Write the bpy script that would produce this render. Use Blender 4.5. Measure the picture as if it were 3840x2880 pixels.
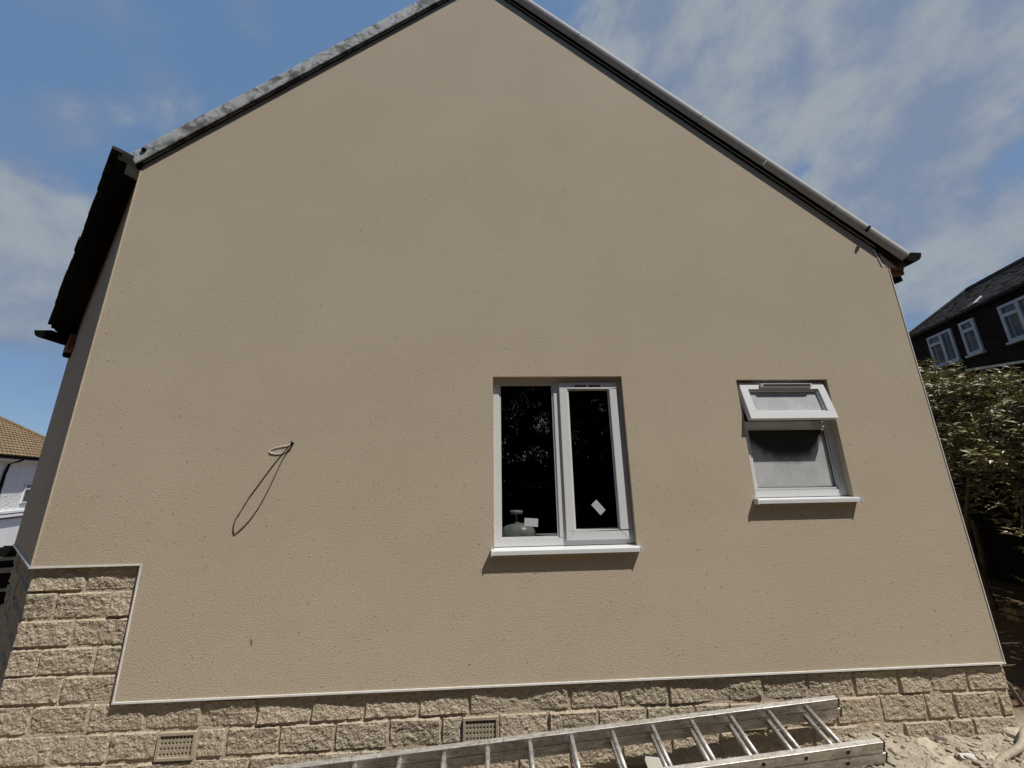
import bpy, bmesh, math, random
from mathutils import Vector, Matrix, noise
from mathutils.geometry import tessellate_polygon

S = bpy.context.scene
C = S.collection
for o in list(bpy.data.objects):
    bpy.data.objects.remove(o)
R = math.radians
rnd = random.Random(7)

# ------------------------------------------------------------------ camera
cam = bpy.data.cameras.new('camera')
co = bpy.data.objects.new('camera', cam)
C.objects.link(co)
cam.sensor_width = 36.0
cam.lens = 13.125
cam.clip_start = 0.05
cam.clip_end = 2000
def cam_basis(pitch, roll, yaw):
    cy, sy, cp, sp = math.cos(yaw), math.sin(yaw), math.cos(pitch), math.sin(pitch)
    F = Vector((sy * cp, cy * cp, sp)); R0 = Vector((cy, -sy, 0)); U0 = R0.cross(F)
    Rt = R0 * math.cos(roll) + U0 * math.sin(roll)
    return Rt, Rt.cross(F), F
Rt, U, F = cam_basis(0.24933, -0.01760, 0.05163)
M = Matrix((Rt, U, -F)).transposed().to_4x4()
M.translation = Vector((0, -2.7, 1.55))
co.matrix_world = M
S.camera = co

# ------------------------------------------------------------------ sun, sky, exposure
SUN = Vector((1.22, -0.955, 2.5)).normalized()          # towards the sun
sl = bpy.data.lights.new('sun', 'SUN')
sl.energy = 5.0
sl.angle = R(0.5)
sl.color = (1.0, 0.95, 0.87)
so = bpy.data.objects.new('sun', sl)
C.objects.link(so)
so.rotation_euler = SUN.to_track_quat('Z', 'Y').to_euler()
so.location = (6, -6, 14)

W = bpy.data.worlds.new('World')
S.world = W
W.use_nodes = True
wn, wl = W.node_tree.nodes, W.node_tree.links
bg = wn['Background']
bg.inputs[1].default_value = 0.11

class NT:
    """small helper to write node graphs as expressions"""
    def __init__(s, tree): s.t = tree; s.n = tree.nodes; s.l = tree.links
    def put(s, sock, v):
        if isinstance(v, bpy.types.NodeSocket): s.l.new(v, sock)
        else: sock.default_value = v
    def math(s, op, a, b=0.0, c=0.0, clamp=False):
        n = s.n.new('ShaderNodeMath'); n.operation = op; n.use_clamp = clamp
        s.put(n.inputs[0], a); s.put(n.inputs[1], b); s.put(n.inputs[2], c)
        return n.outputs[0]
    def dot(s, a, v):
        n = s.n.new('ShaderNodeVectorMath'); n.operation = 'DOT_PRODUCT'
        s.put(n.inputs[0], a); s.put(n.inputs[1], v); return n.outputs['Value']
    def vmath(s, op, a, v):
        n = s.n.new('ShaderNodeVectorMath'); n.operation = op
        s.put(n.inputs[0], a); s.put(n.inputs[1], v); return n.outputs[0]
    def smooth(s, x, a, b, lo=0.0, hi=1.0):
        n = s.n.new('ShaderNodeMapRange'); n.interpolation_type = 'SMOOTHSTEP'
        s.put(n.inputs[0], x); s.put(n.inputs[1], a); s.put(n.inputs[2], b); s.put(n.inputs[3], lo); s.put(n.inputs[4], hi)
        return n.outputs[0]
    def comb(s, x, y, z):
        n = s.n.new('ShaderNodeCombineXYZ'); s.put(n.inputs[0], x); s.put(n.inputs[1], y); s.put(n.inputs[2], z); return n.outputs[0]
    def noise(s, vec, scale, detail=3.0, rough=0.5, dist=0.0):
        n = s.n.new('ShaderNodeTexNoise'); s.put(n.inputs['Vector'], vec)
        n.inputs['Scale'].default_value = scale; n.inputs['Detail'].default_value = detail
        n.inputs['Roughness'].default_value = rough; n.inputs['Distortion'].default_value = dist
        return n.outputs[0]
    def voro(s, vec, scale, feature='F1', rand=1.0):
        n = s.n.new('ShaderNodeTexVoronoi'); n.feature = feature; s.put(n.inputs['Vector'], vec)
        n.inputs['Scale'].default_value = scale; n.inputs['Randomness'].default_value = rand
        return n.outputs[0]
    def mix(s, f, a, b):
        n = s.n.new('ShaderNodeMix'); n.data_type = 'RGBA'; n.clamp_factor = True
        s.put(n.inputs[0], f)
        for sock, v in ((n.inputs[6], a), (n.inputs[7], b)):
            s.put(sock, v if isinstance(v, bpy.types.NodeSocket) else (*v[:3], 1.0))
        return n.outputs[2]
    def bump(s, h, strength, dist, normal=None):
        n = s.n.new('ShaderNodeBump'); n.inputs['Strength'].default_value = strength
        n.inputs['Distance'].default_value = dist; s.put(n.inputs['Height'], h)
        if normal is not None: s.l.new(normal, n.inputs['Normal'])
        return n.outputs[0]
    def coord(s, kind='Object'):
        return s.n.new('ShaderNodeTexCoord').outputs[kind]
    def objrand(s):
        return s.n.new('ShaderNodeObjectInfo').outputs['Random']

g = NT(W.node_tree)
sky = wn.new('ShaderNodeTexSky')
sky.sky_type = 'NISHITA'
sky.sun_disc = False
sky.sun_elevation = math.asin(SUN.z)
sky.sun_rotation = math.atan2(SUN.x, SUN.y)
sky.altitude = 0
sky.air_density = 1.0
sky.dust_density = 0.2
sky.ozone_density = 2.2
dirv = g.coord('Generated')
ax = Vector((0.78, 0.10, 0.62)).normalized(); bx_ = Vector((-0.62, 0.1, 0.78)).normalized(); cx_ = ax.cross(bx_)
cv = g.comb(g.math('MULTIPLY', g.dot(dirv, ax), 1.85), g.math('MULTIPLY', g.dot(dirv, bx_), 2.4), g.math('MULTIPLY', g.dot(dirv, cx_), 2.2))
n1 = g.noise(cv, 1.9, 9.0, 0.56, 0.12)
n2 = g.noise(cv, 2.9, 8.0, 0.6, 0.1)
def skydir(px, py):
    d = F + Rt * ((px - 1920) / 1400) + U * ((1440 - py) / 1400)
    return d.normalized()
def blob(px, py, deg, w):
    d = g.dot(dirv, tuple(skydir(px, py)))
    return g.smooth(d, math.cos(R(deg)), math.cos(R(deg * 0.15)), 0.0, w)
mask = None
for b in ((2750, 300, 18, .32), (3450, 60, 20, .32), (3450, 830, 14, .40), (2420, 60, 11, .20), (3750, 950, 9, .26), (3050, 300, 13, .16),
          (60, 960, 10, .42), (300, 1040, 6, .18), (170, 420, 9, -.22), (350, 470, 4, .14), (100, 380, 5, .10),
          (3110, 600, 7.5, -.46), (3270, 470, 4.5, -.22), (3900, 420, 6, -.22), (3560, 1150, 5, -.28), (3850, 650, 4, -.22), (3700, 330, 5, -.14)):
    v = blob(*b)
    mask = v if mask is None else g.math('ADD', mask, v)
wisp = g.math('ADD', g.math('MULTIPLY', g.math('SUBTRACT', n1, 0.5), 2.0), 0.5)
dens = g.smooth(g.math('ADD', wisp, mask), 0.45, 0.88)
white = g.smooth(g.math('ADD', n2, g.math('MULTIPLY', dens, 0.22)), 0.57, 0.86)
ccol = g.mix(white, (1.74, 2.20, 3.12), (3.05, 3.35, 3.55))
clear = g.mix(0.72, sky.outputs[0], (1.16, 2.10, 3.70))
skyc = g.mix(g.math('MULTIPLY', dens, 0.88), clear, ccol)
wl.new(skyc, bg.inputs[0])

S.view_settings.view_transform = 'Standard'
S.view_settings.look = 'None'
S.view_settings.gamma = 1.0
S.view_settings.use_curve_mapping = False
S.view_settings.exposure = 0.1
S.cycles.max_bounces = 6
S.cycles.transparent_max_bounces = 12

# ------------------------------------------------------------------ materials
def material(name, fn, rough=0.85, spec=0.3, metal=0.0):
    m = bpy.data.materials.new(name); m.use_nodes = True
    t = NT(m.node_tree); p = m.node_tree.nodes['Principled BSDF']
    p.inputs['Roughness'].default_value = rough
    p.inputs['Specular IOR Level'].default_value = spec
    p.inputs['Metallic'].default_value = metal
    r = fn(t, p)
    if r is not None:
        if isinstance(r, bpy.types.NodeSocket): t.l.new(r, p.inputs['Base Color'])
        else: p.inputs['Base Color'].default_value = (*r, 1)
    return m
def simple(name, a, b=None, scale=8.0, rough=0.7, spec=0.3, bump=0.0, bscale=60.0, metal=0.0, rand=0.0):
    def fn(t, p):
        v = t.coord()
        bb = b if b else tuple(x * 0.8 for x in a)
        col = t.mix(t.smooth(t.noise(v, scale, 5, 0.6), 0.35, 0.65), a, bb)
        if rand:
            k = t.math('ADD', 1.0 - rand / 2, t.math('MULTIPLY', t.objrand(), rand))
            n = t.n.new('ShaderNodeMix'); n.data_type = 'RGBA'; n.blend_type = 'MULTIPLY'; n.inputs[0].default_value = 1
            t.l.new(col, n.inputs[6]); t.l.new(t.comb(k, k, k), n.inputs[7]); col = n.outputs[2]
        if bump:
            t.l.new(t.bump(t.noise(v, bscale, 4, 0.6), bump, 0.01), p.inputs['Normal'])
        return col
    return material(name, fn, rough, spec, metal)

def f_render(t, p):
    v = t.coord()
    st = t.vmath('MULTIPLY', v, (1.0, 1.0, 1.0))
    grain = t.noise(st, 165, 4, 0.66, 0.4)
    w = t.n.new('ShaderNodeTexNoise'); t.put(w.inputs['Vector'], t.vmath('MULTIPLY', v, (0.75, 1, 1.25))); w.inputs['Scale'].default_value = 80; w.inputs['Detail'].default_value = 2; w.inputs['Distortion'].default_value = 1.2
    pits = t.smooth(w.outputs[0], 0.255, 0.325)
    worm = t.smooth(t.voro(t.vmath('MULTIPLY', v, (0.8, 1, 1.15)), 96, 'F1'), 0.05, 0.55)
    h = t.math('ADD', t.math('MULTIPLY', grain, 0.8), t.math('ADD', t.math('MULTIPLY', pits, 1.3), t.math('MULTIPLY', worm, -0.18)))
    t.l.new(t.bump(h, 0.9, 0.0048), p.inputs['Normal'])
    big = t.noise(v, 0.9, 4, 0.55)
    mid = t.noise(t.vmath('MULTIPLY', v, (0.55, 1, 1)), 1.9, 6, 0.62)
    col = t.mix(t.smooth(big, 0.3, 0.7), (0.482, 0.410, 0.313), (0.458, 0.388, 0.294))
    col = t.mix(t.math('MULTIPLY', t.smooth(mid, 0.45, 0.72), 0.30), col, (0.415, 0.348, 0.262))
    col = t.mix(t.math('SUBTRACT', 0.6, t.math('MULTIPLY', pits, 0.6)), col, (0.20, 0.155, 0.11))
    return col
M_render = material('cream scraped render', f_render, 0.95, 0.1)

def f_stone(t, p):
    v = t.coord()
    fine = t.noise(v, 120, 6, 0.68)
    mid = t.noise(v, 34, 6, 0.65)
    cr = t.voro(v, 70, 'F1')
    h = t.math('ADD', t.math('MULTIPLY', mid, 1.0), t.math('ADD', t.math('MULTIPLY', fine, 0.5), t.math('MULTIPLY', cr, 0.3)))
    t.l.new(t.bump(h, 1.0, 0.020), p.inputs['Normal'])
    r = t.objrand()
    a = t.mix(r, (0.50, 0.42, 0.315), (0.44, 0.37, 0.275))
    col = t.mix(t.smooth(mid, 0.42, 0.62), a, (0.53, 0.455, 0.35))
    col = t.mix(t.math('MULTIPLY', t.smooth(fine, 0.45, 0.34), 0.75), col, (0.13, 0.095, 0.065))  # small shadows of the grazing sun painted as dark specks in low spots
    return col
M_stone = material('rock faced block', f_stone, 0.95, 0.1)
M_mortar = simple('mortar', (0.49, 0.41, 0.31), (0.42, 0.35, 0.26), 14, 0.95, 0.1, 0.7, 90)
M_bead = simple('white bead', (0.66, 0.65, 0.62), (0.58, 0.57, 0.54), 12, 0.5, 0.3)
def f_pvc(t, p):
    v = t.coord()
    d = t.smooth(t.noise(t.vmath('MULTIPLY', v, (1, 1, 0.3)), 14, 5, 0.65), 0.5, 0.75)
    return t.mix(t.math('MULTIPLY', d, 0.35), (0.61, 0.62, 0.625), (0.52, 0.52, 0.505))
M_pvc = material('white window plastic', f_pvc, 0.32, 0.45)
M_pvc2 = simple('grey white frame', (0.40, 0.41, 0.415), (0.34, 0.345, 0.345), 3, 0.6)
M_vent = simple('dark slot', (0.012, 0.012, 0.012), None, 8, 0.7)
M_air = simple('buff air brick', (0.37, 0.315, 0.24), (0.33, 0.28, 0.21), 20, 0.8, 0.2, 0.3, 120)
def f_cap(t, p):
    v = t.coord()
    s = t.noise(t.vmath('MULTIPLY', v, (1.0, 1.0, 1.3)), 3.6, 8, 0.66, 1.4)
    s2 = t.noise(v, 17, 6, 0.7, 0.8)
    dirt = t.smooth(t.math('ADD', t.math('MULTIPLY', s, 0.7), t.math('MULTIPLY', s2, 0.3)), 0.46, 0.57)
    base = t.mix(t.smooth(s2, 0.3, 0.7), (0.46, 0.48, 0.49), (0.35, 0.365, 0.37))
    return t.mix(t.math('MULTIPLY', dirt, 0.8), base, (0.055, 0.048, 0.038))
M_capL = material('weathered grey verge', f_cap, 0.6, 0.35)
def f_capR(t, p):
    v = t.coord()
    s2 = t.noise(v, 26, 6, 0.7, 0.4)
    s = t.noise(v, 4.5, 5, 0.6, 0.8)
    base = t.mix(t.smooth(s2, 0.3, 0.7), (0.44, 0.445, 0.44), (0.37, 0.375, 0.365))
    return t.mix(t.math('MULTIPLY', t.smooth(s, 0.55, 0.75), 0.5), base, (0.15, 0.135, 0.11))
M_capR = material('grey verge', f_capR, 0.85, 0.12)
M_under = simple('undercloak board', (0.16, 0.145, 0.125), (0.10, 0.085, 0.07), 30, 0.9, 0.1, 0.5, 80)
M_tile = simple('dark roof tile', (0.022, 0.020, 0.018), (0.012, 0.011, 0.010), 9, 0.85, 0.15, 0.4, 40)
M_black = simple('black plastic', (0.007, 0.007, 0.008), (0.010, 0.010, 0.010), 10, 0.9, 0.03)
M_brown = simple('brown timber', (0.27, 0.14, 0.065), (0.15, 0.075, 0.036), 20, 0.8, 0.2, 0.4, 60)
M_soffit = simple('dark soffit', (0.014, 0.012, 0.010), (0.010, 0.009, 0.008), 10, 0.9, 0.1)
def f_alu(t, p):
    v = t.coord()
    s = t.noise(t.vmath('MULTIPLY', v, (1.6, 6, 6)), 6, 7, 0.68, 0.5)
    s2 = t.noise(v, 55, 4, 0.6)
    r = t.math('ADD', 0.28, t.math('MULTIPLY', s, 0.35)); t.l.new(r, p.inputs['Roughness'])
    a = t.mix(t.smooth(s, 0.35, 0.65), (0.55, 0.535, 0.505), (0.33, 0.305, 0.265))
    return t.mix(t.math('MULTIPLY', t.smooth(s2, 0.55, 0.66), 0.6), a, (0.17, 0.14, 0.105))
M_alu = material('worn aluminium', f_alu, 0.4, 0.5, 0.55)
M_rubber = simple('black rubber', (0.02, 0.018, 0.016), None, 9, 0.8)
M_cableb = simple('black cable', (0.012, 0.010, 0.009), None, 9, 0.6)
M_cablew = simple('white cable', (0.80, 0.78, 0.72), None, 9, 0.5)
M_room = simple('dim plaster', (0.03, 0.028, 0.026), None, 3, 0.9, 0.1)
M_paper = simple('paper label', (0.42, 0.43, 0.44), (0.40, 0.41, 0.42), 5, 0.8)
M_cer = simple('white glazed', (0.45, 0.44, 0.42), (0.30, 0.28, 0.26), 28, 0.3, 0.5)

def glass(name, frost, dirt, up0=1.25, up1=1.85, sash_shade=0.0, frostcol=(0.56, 0.575, 0.585), ior=1.45):
    m = bpy.data.materials.new(name); m.use_nodes = True
    t = NT(m.node_tree); t.n.clear()
    out = t.n.new('ShaderNodeOutputMaterial')
    tr = t.n.new('ShaderNodeBsdfTransparent'); tr.inputs[0].default_value = (0.86, 0.89, 0.88, 1)
    gl = t.n.new('ShaderNodeBsdfGlossy'); gl.inputs['Roughness'].default_value = 0.02 if not frost else 0.25
    gl.inputs[0].default_value = (0.9, 0.9, 0.9, 1)
    fr = t.n.new('ShaderNodeFresnel'); fr.inputs[0].default_value = ior
    a = t.n.new('ShaderNodeMixShader'); t.l.new(t.math('MULTIPLY', fr.outputs[0], 0.6 if not frost else 0.2), a.inputs[0]); t.l.new(tr.outputs[0], a.inputs[1]); t.l.new(gl.outputs[0], a.inputs[2])
    di = t.n.new('ShaderNodeBsdfDiffuse')
    v = t.coord()
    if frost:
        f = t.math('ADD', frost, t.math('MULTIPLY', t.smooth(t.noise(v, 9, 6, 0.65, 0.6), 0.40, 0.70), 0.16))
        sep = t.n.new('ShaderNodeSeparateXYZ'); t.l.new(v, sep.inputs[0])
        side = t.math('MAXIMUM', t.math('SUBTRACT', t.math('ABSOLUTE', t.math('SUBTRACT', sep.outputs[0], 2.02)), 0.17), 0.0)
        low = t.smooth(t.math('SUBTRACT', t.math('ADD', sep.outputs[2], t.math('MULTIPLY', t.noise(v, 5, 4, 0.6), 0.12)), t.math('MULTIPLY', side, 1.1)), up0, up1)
        f = t.math('MULTIPLY', f, t.math('SUBTRACT', 1.0, t.math('MULTIPLY', low, sash_shade)))  # haze thinned in the upper middle, painting the open vent's cast shadow
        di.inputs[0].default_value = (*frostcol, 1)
    else:
        drops = t.noise(t.vmath('MULTIPLY', v, (1.0, 1.0, 0.30)), 170, 2, 0.6, 0.8)
        reg = t.noise(v, 6.5, 4, 0.6, 0.7)
        sep = t.n.new('ShaderNodeSeparateXYZ'); t.l.new(v, sep.inputs[0])
        up = t.smooth(sep.outputs[2], up0, up1)
        pat = t.math('MULTIPLY', t.smooth(reg, 0.42, 0.68), up)
        thr = t.math('SUBTRACT', 0.745, t.math('MULTIPLY', pat, dirt))
        f = t.math('MULTIPLY', t.smooth(t.math('SUBTRACT', drops, thr), 0.0, 0.05), 0.6)
        di.inputs[0].default_value = (0.45, 0.45, 0.43, 1)
    b = t.n.new('ShaderNodeMixShader'); t.l.new(f, b.inputs[0]); t.l.new(a.outputs[0], b.inputs[1]); t.l.new(di.outputs[0], b.inputs[2])
    t.l.new(b.outputs[0], out.inputs[0])
    return m
M_glass = glass('streaked glass', 0, 0.145)
M_glass2 = glass('dusty streaked glass', 0, 0.20, 1.5, 2.15)
M_frost = glass('obscured glass', 0.62, 0)
M_frost_shaded = glass('obscured glass with vent shade', 0.66, 0, up0=1.67, up1=1.79, sash_shade=0.93)  # lower pane with the open vent's shadow put into its haze
M_gdark = simple('dark neighbour glass', (0.05, 0.055, 0.06), (0.075, 0.07, 0.06), 3, 0.15, 0.5)
M_curtain = simple('net curtain', (0.13, 0.12, 0.105), (0.075, 0.075, 0.075), 5, 0.9)
def f_sand(t, p):
    v = t.coord()
    a = t.noise(v, 8, 8, 0.7); b = t.noise(v, 60, 5, 0.7)
    t.l.new(t.bump(t.math('ADD', a, t.math('MULTIPLY', b, 0.5)), 0.9, 0.03), p.inputs['Normal'])
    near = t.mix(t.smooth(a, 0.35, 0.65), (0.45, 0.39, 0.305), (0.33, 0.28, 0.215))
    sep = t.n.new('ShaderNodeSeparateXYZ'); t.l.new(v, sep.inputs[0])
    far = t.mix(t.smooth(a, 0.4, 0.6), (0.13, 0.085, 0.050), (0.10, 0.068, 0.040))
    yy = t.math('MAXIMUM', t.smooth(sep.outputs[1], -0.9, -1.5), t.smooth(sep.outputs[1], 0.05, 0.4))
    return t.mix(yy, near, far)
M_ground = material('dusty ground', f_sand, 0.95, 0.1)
M_rub = simple('pale rubble', (0.48, 0.42, 0.335), (0.36, 0.315, 0.245), 14, 0.95, 0.1, 0.8, 50, rand=0.3)
M_slate = simple('grey slate', (0.12, 0.105, 0.085), (0.16, 0.14, 0.115), 16, 0.8, 0.2, 0.4)
M_white = simple('white board', (0.55, 0.53, 0.48), (0.48, 0.46, 0.41), 6, 0.8)
M_hose = simple('beige hose', (0.36, 0.31, 0.24), (0.28, 0.24, 0.18), 20, 0.6)
M_wood = simple('weathered timber', (0.16, 0.105, 0.065), (0.10, 0.065, 0.04), 18, 0.85, 0.1, 0.4)
M_twig = simple('twig', (0.10, 0.075, 0.05), (0.07, 0.05, 0.035), 12, 0.9)
def f_leaf(t, p):
    gi = t.n.new('ShaderNodeNewGeometry')
    r = gi.outputs['Random Per Island']
    c = t.mix(r, (0.125, 0.135, 0.045), (0.31, 0.29, 0.13))
    return t.mix(t.smooth(r, 0.80, 0.86), c, (0.34, 0.27, 0.18))
M_leaf = material('laurel leaf', f_leaf, 0.42, 0.5)
def f_brick(t, p):
    b = t.n.new('ShaderNodeTexBrick'); t.l.new(t.coord('UV'), b.inputs[0])
    b.inputs['Color1'].default_value = (0.026, 0.013, 0.009, 1); b.inputs['Color2'].default_value = (0.011, 0.007, 0.005, 1)
    b.inputs['Mortar'].default_value = (0.012, 0.010, 0.009, 1); b.inputs['Scale'].default_value = 1.0
    b.inputs['Brick Width'].default_value = 0.225; b.inputs['Row Height'].default_value = 0.075; b.inputs['Mortar Size'].default_value = 0.006
    n = t.noise(t.coord(), 1.5, 6, 0.7)
    return t.mix(t.smooth(n, 0.45, 0.7), b.outputs[0], (0.007, 0.005, 0.004))
M_brick = material('dark brown brick', f_brick, 0.9, 0.1)
def f_dash(t, p):
    v = t.coord()
    n = t.noise(v, 5, 6, 0.7)
    t.l.new(t.bump(n, 0.8, 0.12), p.inputs['Normal'])
    return t.mix(t.smooth(n, 0.35, 0.65), (0.80, 0.80, 0.80), (0.70, 0.70, 0.70))
M_dash = material('white pebbledash', f_dash, 0.9, 0.1)
M_smoothw = simple('smooth white', (0.80, 0.80, 0.80), (0.74, 0.74, 0.74), 1.0, 0.6)
M_redtile = simple('brown pantile', (0.20, 0.145, 0.085), (0.155, 0.11, 0.065), 2.2, 0.85, 0.1, 0.5, 12)

# ------------------------------------------------------------------ mesh helpers
class MB:
    def __init__(s): s.v = []; s.f = []
    def add(s, vs, fs):
        k = len(s.v); s.v += [tuple(x) for x in vs]; s.f += [tuple(i + k for i in f) for f in fs]; return s
    def box(s, x0, x1, y0, y1, z0, z1):
        return s.obox(Vector(((x0 + x1) / 2, (y0 + y1) / 2, (z0 + z1) / 2)), Vector(((x1 - x0) / 2, 0, 0)), Vector((0, (y1 - y0) / 2, 0)), Vector((0, 0, (z1 - z0) / 2)))
    def obox(s, c, a, b, d):
        vs = [c + a * i + b * j + d * k for i in (-1, 1) for j in (-1, 1) for k in (-1, 1)]
        fs = [(0, 1, 3, 2), (4, 6, 7, 5), (0, 4, 5, 1), (2, 3, 7, 6), (0, 2, 6, 4), (1, 5, 7, 3)]
        if a.cross(b).dot(d) < 0: fs = [f[::-1] for f in fs]
        return s.add(vs, fs)
    def beam(s, p, q, w, h, up=Vector((0, 0, 1))):
        p, q = Vector(p), Vector(q); d = q - p; L = d.length; d.normalize()
        sd = d.cross(up).normalized(); u2 = sd.cross(d)
        return s.obox((p + q) / 2, d * (L / 2), sd * (w / 2), u2 * (h / 2))
    def tube(s, path, r, n=8, cap=True):
        P = [Vector(p) for p in path]; rings = []
        for i, p in enumerate(P):
            t = (P[min(i + 1, len(P) - 1)] - P[max(i - 1, 0)]).normalized()
            a = t.cross(Vector((0, 0, 1)) if abs(t.z) < 0.9 else Vector((1, 0, 0))).normalized(); b = t.cross(a)
            rr = r[i] if isinstance(r, (list, tuple)) else r
            rings.append([p + (a * math.cos(2 * math.pi * k / n) + b * math.sin(2 * math.pi * k / n)) * rr for k in range(n)])
        vs = [v for ring in rings for v in ring]; fs = []
        for i in range(len(P) - 1):
            for k in range(n):
                fs.append((i * n + k, i * n + (k + 1) % n, (i + 1) * n + (k + 1) % n, (i + 1) * n + k))
        if cap: fs += [tuple(range(n)), tuple((len(P) - 1) * n + k for k in range(n))[::-1]]
        return s.add(vs, fs)
    def prism(s, poly, ext):
        """closed polygon of 3d points, extruded by vector ext"""
        ext = Vector(ext); A = [Vector(p) for p in poly]; n = len(A)
        vs = A + [p + ext for p in A]
        tris = tessellate_polygon([A])
        fs = [tuple(t) for t in tris] + [tuple(i + n for i in t)[::-1] for t in tris]
        fs += [(i, i + n, (i + 1) % n + n, (i + 1) % n) for i in range(n)]
        return s.add(vs, fs)
    def lathe(s, c, prof, n=20):
        vs = []; fs = []
        for r, z in prof:
            for k in range(n): vs.append((c[0] + r * math.cos(2 * math.pi * k / n), c[1] + r * math.sin(2 * math.pi * k / n), c[2] + z))
        for i in range(len(prof) - 1):
            for k in range(n): fs.append((i * n + k, i * n + (k + 1) % n, (i + 1) * n + (k + 1) % n, (i + 1) * n + k))
        return s.add(vs, fs)
    def build(s, name, mat, parent=None, bevel=0.0, smooth=False, kind=None, loc=None):
        me = bpy.data.meshes.new(name)
        org = Vector((0, 0, 0)); q = parent
        while q is not None: org = org + q.location; q = q.parent
        if loc is not None: org = Vector(loc)
        me.from_pydata([Vector(v) - org for v in s.v], [], s.f)
        bm = bmesh.new(); bm.from_mesh(me)
        bmesh.ops.recalc_face_normals(bm, faces=bm.faces)
        if bevel:
            bmesh.ops.remove_doubles(bm, verts=bm.verts, dist=1e-5)
            ed = [e for e in bm.edges if len(e.link_faces) == 2 and e.calc_face_angle(0) > 0.6]
            bmesh.ops.bevel(bm, geom=ed, offset=bevel, segments=2, affect='EDGES', profile=0.6)
        if smooth:
            for f in bm.faces: f.smooth = True
        bm.to_mesh(me); bm.free()
        me.materials.append(mat)
        o = bpy.data.objects.new(name, me); C.objects.link(o)
        if loc is not None: o.location = org
        if parent: o.parent = parent
        if kind: o['kind'] = kind
        return o
def tag(o, label=None, cat=None, group=None, kind=None):
    for k, v in (('label', label), ('category', cat), ('group', group), ('kind', kind)):
        if v: o[k] = v
    return o
def empty(name, loc, label, cat, group=None):
    o = bpy.data.objects.new(name, None); C.objects.link(o); o.location = loc; o.empty_display_size = 0.1
    return tag(o, label, cat, group)
def part_empty(name, parent):
    o = bpy.data.objects.new(name, None); C.objects.link(o); o.parent = parent; return o
V = Vector
def fbm(x, y, z, sc=1.0):
    return noise.fractal(V((x * sc, y * sc, z * sc)), 1.0, 2.1, 4)

# ------------------------------------------------------------------ ground
def gh(x, y):
    b = -0.165 + 0.052 * (x + 0.5)
    b = min(b, -0.03)
    b = max(b, -0.30)
    if x > 2.0: b -= 0.07 * min(1, (x - 2.0) / 0.7)
    b += 0.05 * math.exp(-((x - 2.55) / 0.45) ** 2 - ((y + 0.35) / 0.22) ** 2)
    b += 0.03 * math.exp(-((x - 2.55) / 0.25) ** 2 - ((y + 0.03) / 0.10) ** 2)
    b += 0.05 * math.exp(-((x - 3.3) / 0.3) ** 2 - ((y + 0.25) / 0.2) ** 2)
    if x < 2.15: b -= 0.22 * max(0, min(1, (y + 0.30) / 0.10)) * min(1, (2.15 - x) / 0.3)
    near = 1.0 if -2 < y < 1.5 else 0.4
    b += near * (0.035 * fbm(x, y, 3, 4.0) + 0.012 * fbm(x, y, 9, 17.0))
    if x < -5:
        b -= 2.3 * min(1.0, ((-x - 5) / 18.0)) ** 1.2
    if x > 5.2: b += 0.1
    return b
def axis(a, b, step, far):
    L = [a]
    while L[-1] < b: L.append(L[-1] + step)
    k = step
    while L[-1] < far: k *= 1.35; L.append(L[-1] + k)
    k = step; lo = [L[0]]
    while lo[-1] > -far: k *= 1.35; lo.append(lo[-1] - k)
    return lo[:0:-1] + L
xs = axis(-3.2, 4.4, 0.028, 420); ys = axis(-0.9, 0.25, 0.028, 420)
gm = MB()
gm.v = [(x, y, gh(x, y)) for y in ys for x in xs]
nx = len(xs)
gm.f = [(j * nx + i, j * nx + i + 1, (j + 1) * nx + i + 1, (j + 1) * nx + i) for j in range(len(ys) - 1) for i in range(nx - 1)]
tag(gm.build('ground', M_ground, smooth=True), kind='structure')

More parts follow.
